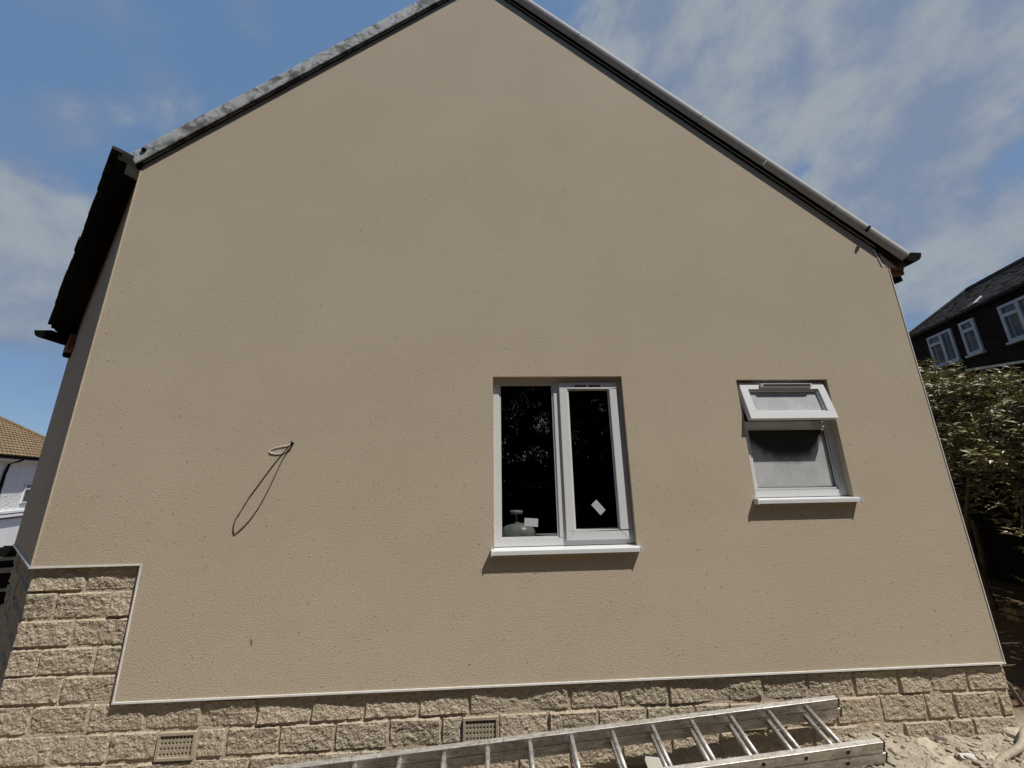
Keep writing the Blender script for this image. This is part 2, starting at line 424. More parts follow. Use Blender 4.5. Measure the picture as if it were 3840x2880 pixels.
# ------------------------------------------------------------------ the house
house = empty('house', (0.2, 0, 0), 'cream rendered gable house on a plinth of rock faced stone blocks', 'house')
AP = V((-0.116, 0, 6.475))                       # ridge point on the wall face
KL, KR = 0.84, 0.886                             # roof slopes left and right
zl = lambda x: AP.z + KL * (x - AP.x)
zr = lambda x: AP.z - KR * (x - AP.x)
SPL = V((-0.784, 0.621, 0.0))                    # direction of the splayed corner wall, going back
SPN = V((-0.621, -0.784, 0.0))                   # its outward normal
CL = V((-2.905, 0, 0))                           # left corner
SLEN = 1.72
W1 = (-0.002, 0.975, 1.092, 2.296)
W2 = (1.872, 2.604, 1.380, 2.264)
ZB, ZS = 0.316, 1.064                            # bottom of the render, of the raised step
def wall_with_holes():
    bm = bmesh.new()
    out = [(-2.243, ZB), (3.377, ZB), (3.389, 3.250), (3.337, 3.260), (3.300, zr(3.300) - 0.006)]
    for k in range(1, 12):
        x = 3.300 + (AP.x - 3.300) * k / 12
        out.append((x, zr(x) - 0.006 - 0.012 * math.sin(math.pi * k / 12) + 0.004 * noise.noise(V((k * 1.7, 0, 0)))))
    out.append((AP.x, AP.z - 0.008))
    out += [(CL.x + 0.004, zl(CL.x) - 0.006), (-2.908, ZS), (-2.247, ZS)]
    def loop(pts):
        vs = [bm.verts.new((x, 0, z)) for x, z in pts]
        return [bm.edges.new((vs[i], vs[(i + 1) % len(vs)])) for i in range(len(vs))]
    ed = loop(out)
    for w in (W1, W2):
        ed += loop([(w[0], w[2]), (w[1], w[2]), (w[1], w[3]), (w[0], w[3])])
    bmesh.ops.triangle_fill(bm, use_beauty=True, use_dissolve=False, edges=ed)
    bmesh.ops.recalc_face_normals(bm, faces=bm.faces)
    fr = bm.faces[:]
    r = bmesh.ops.extrude_face_region(bm, geom=fr)
    for v in r['geom']:
        if isinstance(v, bmesh.types.BMVert): v.co.y += 0.085
    bmesh.ops.recalc_face_normals(bm, faces=bm.faces)
    me = bpy.data.meshes.new('wall'); 
    for v in bm.verts: v.co -= house.location
    bm.to_mesh(me); bm.free(); me.materials.append(M_render)
    o = bpy.data.objects.new('wall', me); C.objects.link(o); o.parent = house
    return o
wall_with_holes()
# splayed corner wall, right and rear walls
m = MB()
e1 = CL + SPL * SLEN
zt = lambda x: zl(x) + 0.0
m.prism([CL + V((0, 0, ZS)), e1 + V((0, 0, ZS)), e1 + V((0, 0, zt(e1.x))), CL + V((0, 0, zt(CL.x) - 0.01))], -SPN * 0.085)
o = m.build('corner_wall', M_render, house); o['label'] = 'shaded splayed corner wall on the left'
MB().box(3.29, 3.384, 0.087, 8.0, ZB, 3.26).build('side_wall', M_render, house)
MB().box(e1.x, e1.x + 0.09, e1.y + 0.10, 8.0, -0.4, zl(e1.x) - 0.05).build('side_wall', M_render, house)
m = MB(); m.prism([(e1.x, 8.0, -0.4), (3.384, 8.0, -0.4), (3.384, 8.0, zr(3.384) - .05), (AP.x, 8.0, AP.z - .05), (e1.x, 8.0, zl(e1.x) - .05)], (0, 0.1, 0))
m.build('rear_wall', M_render, house)

# beads
def bead(pts, w=0.010, mat=None):
    m = MB()
    for a, b in zip(pts[:-1], pts[1:]): m.beam(a, b, w, w)
    return m.build('render_bead', mat or M_bead, house)
bead([(-2.247, -0.002, ZB - 0.003), (3.381, -0.002, ZB - 0.003)], 0.0095)
bead([(-2.910, -0.002, ZS - 0.003), (-2.243, -0.002, ZS - 0.003)], 0.0085)
bead([(-2.246, -0.002, ZS - 0.010), (-2.242, -0.002, ZB + 0.004)], 0.007)
bead([(-2.907, -0.002, ZS + 0.003), (-2.905, -0.002, zl(-2.905) - 0.05)], 0.006, M_render)
bead([(3.379, -0.001, ZB + 0.004), (3.390, -0.001, 3.245)], 0.006)
bead([(3.335, -0.002, 3.262), (3.303, -0.002, zr(3.303) - 0.02)], 0.007)
bead([CL + SPN * 0.002 + V((-0.004, 0, ZS - 0.003)), e1 + SPN * 0.002 + V((0, 0, ZS - 0.003))], 0.012)
bead([e1 + V((0, 0, ZS)), e1 + V((0, 0, zl(e1.x) - 0.1))], 0.007)

# inner block behind the plinth (recessed mortar) and the stones
plinth = part_empty('plinth', house)
PY = 0.0268
m = MB()
m.box(-2.89, 3.365, PY, 0.25, -0.55, ZB + 0.02)
m.box(-2.89, -2.18, PY + 0.001, 0.249, ZB + 0.021, ZS + 0.02)
m.build('mortar', M_mortar, plinth)
m = MB()
q0 = CL + SPL * 0.05 - SPN * 0.034
m.prism([q0 + V((0, 0, -0.6)), q0 + SPL * 1.6 + V((0, 0, -0.6)), q0 + SPL * 1.6 + V((0, 0, ZS + 0.02)), q0 + V((0, 0, ZS + 0.02))], -SPN * 0.15)
m.build('mortar', M_mortar, plinth)
MB().box(3.20, 3.362, 0.26, 8.0, -0.55, ZB).build('mortar', M_mortar, plinth)

def stone(x0, x1, z0, z1, org, du, dn, seed):
    """a rock faced block: u along du from org, depth along -dn"""
    L, Hh = x1 - x0, z1 - z0
    nu, nv = max(6, int(L / 0.009)), max(6, int(Hh / 0.009))
    vs = []; fs = []
    jt = [rnd.uniform(-0.003, 0.003) for _ in range(4)]
    base = rnd.uniform(0.0065, 0.011); tl = rnd.uniform(-0.006, 0.006); tv = rnd.uniform(-0.006, 0.007)
    for j in range(nv + 1):
        for i in range(nu + 1):
            a, b = i / nu, j / nv
            eu = min(a, 1 - a) * L; ev = min(b, 1 - b) * Hh
            e = min(eu, ev)
            k = min(1.0, e / 0.008)
            px = x0 + jt[0] + (L + jt[1] - jt[0]) * a; pz = z0 + jt[2] + (Hh + jt[3] - jt[2]) * b
            f1 = fbm(px + seed * 3.1, pz, seed * 1.7, 11.0); f2 = fbm(px, pz + seed, seed * 0.9, 38.0)
            n3 = noise.noise(V((px * 95, pz * 95, seed)))
            h = base + tl * (a - 0.5) * 2 + tv * (b - 0.5) * 2 + 0.0040 * f1 + 0.0048 * f2 + 0.0030 * n3
            h = k ** 0.5 * max(0.0005, h) - 0.004 * (1 - k)
            if i in (0, nu): px += 0.0018 * f2
            if j in (0, nv): pz += 0.0022 * f1
            p = org + du * px + V((0, 0, pz)) + dn * (h - 0.002)
            vs.append(p)
    w = nu + 1
    for j in range(nv):
        for i in range(nu):
            fs.append((j * w + i, j * w + i + 1, (j + 1) * w + i + 1, (j + 1) * w + i))
    m = MB(); m.add(vs, fs)
    # sides
    rim = [i for i in range(w)] + [j * w + nu for j in range(1, nv + 1)] + [nv * w + i for i in range(nu - 1, -1, -1)] + [j * w for j in range(nv - 1, 0, -1)]
    k = len(m.v)
    back = [V(m.v[i]) - dn * 0.028 for i in rim]
    m.v += [tuple(b) for b in back]
    n = len(rim)
    m.f += [(rim[i], k + i, k + (i + 1) % n, rim[(i + 1) % n]) for i in range(n)]
    return m.build('stone', M_stone, plinth)
ZC = [0.9135, 0.7600, 0.6085, 0.4580, 0.3085, 0.1580, 0.0100, -0.1400, -0.2900, -0.44]
LFT = -2.915
rowsL = [(0, [LFT, -2.579, -2.20]), (1, [LFT, -2.725, -2.404, -2.20]), (2, [LFT, -2.588, -2.20]), (3, [LFT, -2.737, -2.421, -2.20]), (4, [LFT, -2.573, -2.20])]
rowF = [LFT, -2.701, -2.384, -2.059, -1.734, -1.422, -1.105, -.791, -.464, -.155, .156, .466, .784, 1.095, 1.406, 1.713, 2.009, 2.324, 2.628, 2.856, 3.104, 3.388]
rowG = [LFT, -2.550, -2.235, -1.963, -1.745, -1.580, -1.275, -.957, -.638, -.324, -.195, .022, .327, .637, .943, 1.250, 1.482, 1.698, 1.86, 2.163, 2.475, 2.780, 2.981, 3.289, 3.384]
rowH = [LFT, -2.70, -2.39, -2.06, -1.75, -1.43, -1.12, -.80, -.49, -.17, .14, .45, .77, 1.08, 1.39, 1.70, 1.99, 2.30, 2.60, 2.905, 3.07, 3.380]
rowI = [LFT, -2.55, -2.24, -1.92, -1.6, -1.28, -.96, -.64, -.32, 0.0, .31, .62, .93, 1.24, 1.55, 1.86, 2.17, 2.48, 2.79, 3.1, 3.376]
AIR = [(-1.963, -1.745), (-.195, .022), (1.482, 1.698)]
seed = 1
ORG = V((0, 0.0245, 0)); DX = V((1, 0, 0)); DN = V((0, -1, 0))
for ci, row in rowsL + [(5, rowF), (6, rowG), (7, rowH), (8, rowI)]:
    z0 = ZC[ci] + 0.003; z1 = (ZC[ci - 1] if ci else 1.066) - 0.005
    if ci == 5: z1 = 0.3045
    for a, b in zip(row[:-1], row[1:]):
        if ci == 6 and any(abs(a - q[0]) < 0.01 for q in AIR): continue
        seed += 1
        dz = 0.004 * noise.noise(V((a * 2.3, ci * 5.1, 0)))
        stone(a + 0.0045, b - 0.0045, z0 + dz, z1 + dz, ORG, DX, DN, seed)
oS = CL - SPN * 0.029 + V((0, 0, 0))
for ci in range(0, 9):
    z0 = ZC[ci] + 0.004; z1 = (ZC[ci - 1] if ci else 1.066) - 0.006
    s0 = 0.045; cuts = [s0]
    s_ = s0 + (0.16 if ci % 2 else 0.30)
    while s_ < 1.5: cuts.append(s_); s_ += 0.31
    cuts.append(1.62)
    for a, b in zip(cuts[:-1], cuts[1:]):
        seed += 1
        stone(a + 0.005, b - 0.005, z0, z1, oS, SPL, SPN, seed)

# air bricks
def air_brick(x0, x1, z0, z1):
    m = MB(); fr = 0.013
    yb, yf = 0.055, 0.012
    m.box(x0, x1, yf - 0.004, yb, z1 - fr, z1); m.box(x0, x1, yf - 0.004, yb, z0, z0 + fr)
    m.box(x0, x0 + fr, yf - 0.004, yb, z0 + fr, z1 - fr); m.box(x1 - fr, x1, yf - 0.004, yb, z0 + fr, z1 - fr)
    ix0, ix1, iz0, iz1 = x0 + fr, x1 - fr, z0 + fr, z1 - fr
    nc, nr = 9, 4
    px, pz = (ix1 - ix0) / nc, (iz1 - iz0) / nr
    bw, bh = px * 0.44, pz * 0.50
    for i in range(nc + 1):
        c = ix0 + i * px
        m.box(max(ix0, c - bw / 2), min(ix1, c + bw / 2), yf + 0.003, yb - 0.003, iz0, iz1)
    for j in range(nr + 1):
        c = iz0 + j * pz
        for i in range(nc):
            a = ix0 + i * px + bw / 2; 
            m.box(a, a + px - bw, yf + 0.004, yb - 0.004, max(iz0, c - bh / 2), min(iz1, c + bh / 2))
    a = m.build('air_brick', M_air, house)
    b = MB().box(ix0, ix1, yb - 0.002, yb + 0.01, iz0, iz1); b.build('vent_backing', M_vent, a)
for a, b in AIR: air_brick(a + 0.003, b - 0.003, 0.012, 0.146)

# ------------------------------------------------------------------ windows
def ring(m, x0, x1, z0, z1, wl, wr, wb, wt, y0, y1):
    m.box(x0, x1, y0, y1, z1 - wt, z1); m.box(x0, x1, y0, y1, z0, z0 + wb)
    m.box(x0, x0 + wl, y0, y1, z0 + wb, z1 - wt); m.box(x1 - wr, x1, y0, y1, z0 + wb, z1 - wt)
def sill(win, x0, x1, z, back=0.12):
    """window board outside: top slightly sloping, drip nose"""
    pr = [(back, z + 0.006), (-0.043, z - 0.001), (-0.045, z - 0.006), (-0.045, z - 0.030), (-0.028, z - 0.030), (-0.026, z - 0.012), (back, z - 0.010)]
    m = MB(); m.prism([(x0, y, zz) for y, zz in pr], (x1 - x0, 0, 0))
    for xa, xb in ((x0 - 0.003, x0 + 0.004), (x1 - 0.004, x1 + 0.003)):
        m.box(xa, xb, -0.048, -0.001, z - 0.034, z + 0.004)
    return m.build('sill', M_pvc, win, bevel=0.0012)
# window one: fixed light left, side hung casement right
win = part_empty('window', house); win['label'] = 'large two light window with a casement on the right'
sill(win, W1[0] - 0.016, W1[1] + 0.012, W1[2] + 0.002)
FY = 0.048
m = MB(); ring(m, W1[0] + 0.001, W1[1] - 0.001, W1[2] + 0.009, W1[3] - 0.002, 0.042, 0.038, 0.052, 0.036, FY, FY + 0.06)
m.build('frame', M_pvc, win, bevel=0.003)
MB().box(0.455, 0.515, FY - 0.002, FY + 0.058, W1[2] + 0.061, W1[3] - 0.038).build('mullion', M_pvc, win, bevel=0.003)
m = MB(); ring(m, 0.042, 0.453, 1.146, 2.257, 0.013, 0.011, 0.016, 0.018, FY + 0.006, FY + 0.030)
m.build('glazing_bead', M_pvc, win, bevel=0.003)
MB().box(0.050, 0.452, 0.068, 0.074, 1.150, 2.250).build('pane', M_glass, win)
def gasket(x0, x1, z0, z1, y, w_=0.0035):
    m = MB(); ring(m, x0, x1, z0, z1, w_, w_, w_, w_, y, y + 0.004); return m
gasket(0.0555, 0.4415, 1.1625, 2.2385, 0.063).build('gasket', M_rubber, win)
m = MB(); ring(m, 0.499, 0.941, 1.133, 2.256, 0.062, 0.060, 0.062, 0.048, FY - 0.018, FY + 0.02)
m.build('sash', M_pvc, win, bevel=0.004)
m = MB(); ring(m, 0.560, 0.882, 1.194, 2.209, 0.010, 0.010, 0.010, 0.014, FY - 0.008, FY + 0.018)
m.build('glazing_bead', M_pvc, win, bevel=0.003)
MB().box(0.566, 0.876, 0.058, 0.063, 1.200, 2.203).build('pane', M_glass2, win)
gasket(0.570, 0.872, 1.204, 2.195, 0.0530).build('gasket', M_rubber, win)
for a, b in ((0.617, 0.706), (0.726, 0.815)):
    MB().box(a, b, FY - 0.0195, FY - 0.0165, 2.221, 2.233).build('vent_slot', M_vent, win)
m = MB()
for sx, sz in ((0.499, 2.256), (0.941, 2.256), (0.499, 1.133), (0.941, 1.133)):
    cx, cz = (0.062 if sx < .7 else -0.060), (-0.048 if sz > 2 else 0.062)
    m.beam((sx + cx * 0.06, FY - 0.0182, sz + cz * 0.06), (sx + cx * 0.95, FY - 0.0182, sz + cz * 0.95), 0.0012, 0.0016, V((0, 1, 0)))
m.build('mitre_joint', M_paper, win)
MB().prism([(0.215, 0.0672, 1.284), (0.311, 0.0672, 1.277), (0.307, 0.0672, 1.223), (0.212, 0.0672, 1.230)], (0, 0.0006, 0)).build('paper_label', M_paper, win)
MB().prism([(0.731, 0.0572, 1.398), (0.793, 0.0572, 1.326), (0.754, 0.0572, 1.291), (0.692, 0.0572, 1.363)], (0, 0.0006, 0)).build('paper_label', M_paper, win)
# window two: fixed light below, top hung vent open above
win2 = part_empty('window', house); win2['label'] = 'small window with its top hung vent open'
sill(win2, W2[0] - 0.022, W2[1] + 0.010, W2[2] + 0.002)
m = MB(); ring(m, W2[0] + 0.001, W2[1] - 0.001, W2[2] + 0.009, W2[3] - 0.002, 0.046, 0.046, 0.050, 0.030, FY, FY + 0.06)
m.build('frame', M_pvc, win2, bevel=0.003)
MB().box(W2[0] + 0.048, W2[1] - 0.048, FY + 0.001, FY + 0.059, 1.895, 1.945).build('transom', M_pvc, win2, bevel=0.003)
m = MB(); ring(m, 1.920, 2.557, 1.440, 1.894, 0.016, 0.014, 0.016, 0.014, FY + 0.006, FY + 0.030)
m.build('glazing_bead', M_pvc, win2, bevel=0.003)
MB().box(1.930, 2.548, 0.068, 0.074, 1.450, 1.888).build('pane', M_frost_shaded, win2)
gasket(1.936, 2.543, 1.456, 1.880, 0.063).build('gasket', M_rubber, win2)
MB().box(2.515, 2.533, 0.030, 0.047, 1.905, 1.935).build('stay_bracket', M_pvc, win2, bevel=0.003)
# open vent: hinged at the top, tilted out
hz, hy, ang = 2.236, 0.040, math.asin(0.070 / 0.296)
def tilt(mb):
    ca, sa = math.cos(ang), math.sin(ang)
    out = []
    for x, y, z in mb.v:
        dy, dz = y - hy, z - hz
        out.append((x, hy + dy * ca + dz * sa, hz - dy * sa + dz * ca))
    mb.v = out; return mb
SX0, SX1, SZ0, SZ1 = 1.902, 2.580, 1.938, 2.236
m = MB(); ring(m, SX0, SX1, SZ0, SZ1, 0.058, 0.058, 0.058, 0.052, 0.018, 0.060)
tilt(m).build('sash', M_pvc, win2, bevel=0.004)
m = MB(); ring(m, SX0 + 0.056, SX1 - 0.056, SZ0 + 0.056, SZ1 - 0.050, 0.012, 0.012, 0.012, 0.014, 0.030, 0.052)
tilt(m).build('glazing_bead', M_pvc, win2, bevel=0.003)
tilt(MB().box(SX0 + 0.062, SX1 - 0.062, 0.045, 0.050, SZ0 + 0.062, SZ1 - 0.060)).build('pane', M_frost, win2)
m = MB(); m.prism([(2.060, 0.018, 2.225), (2.060, -0.006, 2.218), (2.060, -0.002, 2.196), (2.060, 0.018, 2.192)], (0.405, 0, 0))
tilt(m).build('trickle_vent', M_pvc, win2, bevel=0.002)
tilt(MB().box(2.075, 2.450, -0.0085, -0.0025, 2.203, 2.214)).build('vent_slot', M_vent, win2)

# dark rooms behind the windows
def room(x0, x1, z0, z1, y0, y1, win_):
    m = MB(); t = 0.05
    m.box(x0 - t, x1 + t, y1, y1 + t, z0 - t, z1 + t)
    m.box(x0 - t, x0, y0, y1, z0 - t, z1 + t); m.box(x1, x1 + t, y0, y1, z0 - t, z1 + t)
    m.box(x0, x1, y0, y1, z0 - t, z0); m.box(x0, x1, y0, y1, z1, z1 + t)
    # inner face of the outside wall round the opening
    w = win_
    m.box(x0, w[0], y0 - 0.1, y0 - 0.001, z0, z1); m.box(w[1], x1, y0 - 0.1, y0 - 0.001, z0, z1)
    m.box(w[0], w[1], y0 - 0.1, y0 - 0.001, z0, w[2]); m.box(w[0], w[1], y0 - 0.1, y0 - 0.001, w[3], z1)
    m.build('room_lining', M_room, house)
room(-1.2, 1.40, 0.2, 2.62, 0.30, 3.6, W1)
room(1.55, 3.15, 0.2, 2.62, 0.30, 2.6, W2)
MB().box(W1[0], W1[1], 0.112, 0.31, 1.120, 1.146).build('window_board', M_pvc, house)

# things standing on the window board inside
st = empty('cake_stand', (0.165, 0.20, 1.235), 'small glass stand on a stem behind the bottom left corner of the large window', 'cake stand')
MB().lathe((0.165, 0.20, 0), [(0.030, 1.236), (0.028, 1.240), (0.006, 1.246), (0.005, 1.296), (0.010, 1.302)], 14).build('stem', M_cer, st, smooth=True)
MB().lathe((0.165, 0.20, 0), [(0.0, 1.300), (0.046, 1.302), (0.050, 1.324), (0.047, 1.324), (0.044, 1.306), (0.0, 1.304)], 20).build('plate', M_cer, st, smooth=True)
m = MB(); prof = [(0.128, 1.147), (0.132, 1.165), (0.124, 1.192), (0.105, 1.214), (0.075, 1.230), (0.040, 1.235), (0.0, 1.2355)]
m.lathe((0.178, 0.21, 0), prof, 28)
m.v = [(x, 0.21 + (y - 0.21) * 0.7, z) for x, y, z in m.v]
tag(m.build('bowl', M_cer, smooth=True, loc=(0.178, 0.21, 1.147)), 'white domed bowl upside down on the window board of the large window', 'bowl')

# ------------------------------------------------------------------ roof
def slab(plan, zf, t0, t1, name, mat):
    m = MB(); n = len(plan)
    vs = [(x, y, zf(x) + t0) for x, y in plan] + [(x, y, zf(x) + t1) for x, y in plan]
    tr = tessellate_polygon([[V((x, y, 0)) for x, y in plan]])
    fs = [tuple(t) for t in tr] + [tuple(i + n for i in t) for t in tr] + [(i, i + n, (i + 1) % n + n, (i + 1) % n) for i in range(n)]
    m.add(vs, fs)
    return m.build(name, mat, house)
OE0 = V((-2.965, -0.147, 0)); OE1 = V((-4.235, 0.84, 0))
slab([(AP.x, -0.02), (-2.935, -0.02), (-2.965, -0.14), (OE1.x, OE1.y), (-4.235, 8.15), (AP.x, 8.15)], zl, 0.016, 0.075, 'roof_slope', M_tile)
slab([(AP.x, -0.02), (AP.x, 8.15), (3.50, 8.15), (3.50, -0.02)], zr, 0.016, 0.075, 'roof_slope', M_tile)
# soffit below the splayed verge
slab([(-2.915, -0.006), (-2.960, -0.135), (OE1.x + 0.03, OE1.y + 0.01), (e1.x, e1.y - 0.012)], zl, -0.030, 0.0150, 'soffit', M_soffit)
# tile ends along the splayed verge
dE = (OE1 - OE0)
for k in range(15):
    t0, t1 = k / 15, (k + 1) / 15 + 0.012
    p = OE0 + dE * t0; q = OE0 + dE * t1
    a = V((p.x, p.y, zl(p.x) + 0.055 + rnd.uniform(-.004, .006))); b = V((q.x, q.y, zl(q.x) + 0.070 + rnd.uniform(0, .014)))
    MB().beam(a, b, 0.05 + rnd.uniform(-.008, .012), 0.040).build('verge_tile', M_tile, house)
# undercloak and verge caps
dLft = V((-1, 0, -KL)).normalized(); nLft = V((-KL, 0, 1)).normalized()
dRgt = V((1, 0, -KR)).normalized(); nRgt = V((KR, 0, 1)).normalized()
def strip(d, n, L, y0, y1, u0, u1, name, mat, s0=0.0):
    m = MB(); c = AP + d * ((L + s0) / 2) + n * ((u0 + u1) / 2) + V((0, (y0 + y1) / 2, 0))
    m.obox(c, d * ((L - s0) / 2), V((0, (y1 - y0) / 2, 0)), n * ((u1 - u0) / 2))
    return m.build(name, mat, house)
LL = (AP.x - CL.x) / abs(dLft.x)
LR = (3.300 - AP.x) / dRgt.x
strip(dLft, nLft, LL - 0.01, -0.012, 0.10, -0.002, 0.012, 'undercloak', M_soffit)
strip(dRgt, nRgt, LR + 0.14, -0.020, 0.10, 0.0, 0.052, 'tile_edge', M_soffit)  # tile edge coloured near-black for the deep shade under the caps
strip(dLft, nLft, LL - 0.02, -0.016, -0.0125, -0.004, 0.006, 'undercloak_trim', M_bead).data.materials[0] = M_capL
strip(dRgt, nRgt, LR + 0.01, -0.018, -0.0145, -0.003, 0.006, 'undercloak_trim', M_bead).data.materials[0] = M_capR
def cap(d, n, s0, s1, prof, mat, k):
    """one verge unit: profile of (y, up) swept along the slope, closed wall thickness"""
    m = MB(); th = 0.006
    P = [V((0, y, 0)) + n * u for y, u in prof]
    inner = [V((0, y, 0)) + n * u for y, u in [(y + th, u - th) for y, u in prof]]
    loop = P + inner[::-1]
    a = AP + d * s0 + n * (0.001 * (k % 2)); 
    m.prism([a + p for p in loop], d * (s1 - s0))
    return m.build('verge_cap', mat, house)
profL = [(-0.040, -0.004), (-0.043, 0.020), (-0.046, 0.070), (-0.045, 0.100), (-0.036, 0.116), (-0.012, 0.121), (0.08, 0.123)]
profR = [(-0.026, 0.040), (-0.040, 0.050), (-0.051, 0.066), (-0.056, 0.086), (-0.053, 0.108), (-0.043, 0.128), (-0.026, 0.143), (-0.004, 0.152), (0.08, 0.153)]
cutsL = [0.0, 0.012, 0.725, 1.448, 2.172, 2.896, LL + 0.035]
for k in range(1, len(cutsL) - 1): cap(dLft, nLft, cutsL[k], cutsL[k + 1] - 0.004, profL, M_capL, k)
LR2 = (3.490 - AP.x) / dRgt.x
cutsR = [0.012, 0.49, 1.212, 1.939, 2.668, 3.386, 4.10, LR2]
for k in range(len(cutsR) - 1): cap(dRgt, nRgt, cutsR[k], cutsR[k + 1] - 0.006, profR, M_capR, k)
# verge clip near each end
p = AP + dRgt * 4.42 + nRgt * 0.062 + V((0, -0.060, 0))
MB().obox(p, dRgt * 0.010, V((0, 0.010, 0)), nRgt * 0.030).build('verge_clip', M_black, house, bevel=0.003)
p = AP + dLft * 3.55 + nLft * 0.062 + V((0, -0.050, 0))
MB().obox(p, dLft * 0.016, V((0, 0.008, 0)), nLft * 0.014).build('verge_clip', M_black, house, bevel=0.003)
# dark block under the top end of the splay
MB().obox(V((-2.925, -0.03, 4.02)), V((0.015, 0.02, 0)), V((0, 0.03, 0)), V((0, 0, 0.05))).build('verge_bracket', M_tile, house)
# ridge
m = MB(); m.tube([(AP.x, -0.03, AP.z + 0.10), (AP.x, 8.1, AP.z + 0.10)], 0.12, 12); m.build('ridge_tile', M_tile, house)

# gutters (half round), running back along both eaves
def gutter(x, y0, y1, z, r, side):
    m = MB(); n = 10; th = 0.005
    pts = [(x + r * math.cos(math.pi + math.pi * k / n), z + r * math.sin(math.pi + math.pi * k / n)) for k in range(n + 1)]
    inn = [(x + (r - th) * math.cos(math.pi + math.pi * k / n), z + (r - th) * math.sin(math.pi + math.pi * k / n)) for k in range(n + 1)]
    m.prism([(a, y0, b) for a, b in pts + inn[::-1]], (0, y1 - y0, 0))
    m.prism([(a, y0 - 0.003, b) for a, b in pts], (0, 0.006, 0))
    return m.build('gutter', M_black, house)
gutter(3.612, -0.02, 8.1, 3.388, 0.088, 1)
gutter(-4.235, 0.79, 8.1, 2.985, 0.075, -1)
# boxed eaves, right
m = MB(); m.prism([(3.345, 0.012, 3.455), (3.42, 0.012, 3.405), (3.575, 0.012, 3.345), (3.580, 0.012, 3.280), (3.545, 0.012, 3.258), (3.390, 0.012, 3.252), (3.341, 0.012, 3.262)], (0, 0.03, 0))
o = m.build('eaves_end_board', M_brown, house)
m = MB(); m.prism([(3.352, 0.002, 3.400), (3.341, 0.002, 3.264), (3.465, 0.002, 3.259), (3.435, 0.002, 3.292), (3.395, 0.002, 3.335)], (0, 0.008, 0))
m.build('mortar_patch', M_render, house)
MB().box(3.392, 3.575, 0.043, 8.0, 3.215, 3.262).build('soffit', M_brown, house)
MB().box(3.562, 3.585, 0.044, 8.0, 3.263, 3.42).build('fascia', M_black, house)
m = MB(); m.prism([(3.34, -0.005, 3.470), (3.545, -0.005, 3.345), (3.600, -0.005, 3.375), (3.40, -0.005, 3.500)], (0, 0.30, 0)); m.build('tile_batten', M_tile, house)
m = MB(); m.tube([(3.56, 0.11, 3.225), (3.57, 0.11, 3.175)], 0.038, 14); m.box(3.41, 3.50, 0.08, 0.15, 3.195, 3.214)
m.build('downpipe_stub', M_black, house)
# boxed eaves, left
sb = V((-4.125, 0.965, 2.895))
MB().obox(sb, V((-0.10, 0.075, 0)), V((0.05, 0.07, 0)) * 0.5, V((0, 0, 0.085))).build('eaves_end_board', M_brown, house)
MB().box(-4.22, -4.06, 1.05, 8.0, 2.80, 2.97).build('fascia', M_brown, house)
m = MB(); m.tube([(-4.13, 0.97, 2.81), (-4.13, 0.97, 2.775)], 0.05, 12); m.build('downpipe_stub', M_black, house)

# scratch left in the render
MB().tube([(-1.505, -0.001, 0.622), (-1.498, -0.002, 0.608), (-1.493, -0.001, 0.588)], 0.0022, 6).build('drip_mark', M_brown, house)

# ------------------------------------------------------------------ cables out of the wall
BC = [(-1.405, 0.004, 1.815), (-1.408, -.006, 1.813), (-1.42, -.006, 1.799), (-1.461, -.007, 1.745), (-1.519, -.007, 1.659), (-1.588, -.007, 1.544), (-1.638, -.007, 1.461), (-1.681, -.006, 1.37), (-1.706, -.005, 1.321), (-1.71, -.005, 1.266), (-1.704, -.005, 1.244), (-1.69, -.005, 1.236), (-1.668, -.005, 1.255), (-1.62, -.005, 1.309), (-1.566, -.006, 1.398), (-1.531, -.007, 1.48), (-1.497, -.007, 1.574), (-1.451, -.006, 1.712), (-1.408, -.006, 1.791), (-1.397, -.01, 1.813), (-1.399, 0.004, 1.817)]
WC = [(-1.404, 0.004, 1.812), (-1.413, -.0045, 1.809), (-1.477, -.0048, 1.797), (-1.524, -.0048, 1.786), (-1.546, -.0048, 1.77), (-1.547, -.0048, 1.762), (-1.53, -.0048, 1.752), (-1.492, -.0048, 1.748), (-1.46, -.0048, 1.754), (-1.435, -.0048, 1.766), (-1.416, -.0048, 1.791), (-1.399, -.0045, 1.805), (-1.397, 0.004, 1.808)]
def smooth_path(P, n=5):
    P = [V(p) for p in P]; out = []
    for i in range(len(P) - 1):
        a, b, c, d = P[max(i - 1, 0)], P[i], P[i + 1], P[min(i + 2, len(P) - 1)]
        for k in range(n):
            t = k / n
            out.append(0.5 * ((2 * b) + (c - a) * t + (2 * a - 5 * b + 4 * c - d) * t * t + (3 * b - a - 3 * c + d) * t ** 3))
    return out + [P[-1]]
o = MB().tube(smooth_path(BC), 0.0026, 6).build('cable', M_cableb, smooth=True, loc=(-1.40, 0, 1.815))
tag(o, 'long black cable loop hanging from a hole in the rendered wall', 'cable')
o = MB().tube(smooth_path(WC), 0.0024, 6).build('cable', M_cablew, smooth=True, loc=(-1.40, 0, 1.81))
tag(o, 'short white cable loop crossing the black loop on the wall', 'cable')
m = MB()
for a, b in (((-1.402, 0, 1.816), (-1.407, -.02, 1.832)), ((-1.402, 0, 1.816), (-1.388, -.022, 1.818)), ((-1.402, 0, 1.816), (-1.392, -.02, 1.828))): m.tube([a, b], 0.003, 5)
m.tube([(-1.402, 0.002, 1.815), (-1.402, -0.010, 1.815)], 0.010, 8)
tag(m.build('cable_end', M_cableb, loc=(-1.402, 0, 1.816)), 'tuft of cut black wire ends where the loops leave the wall', 'wire')

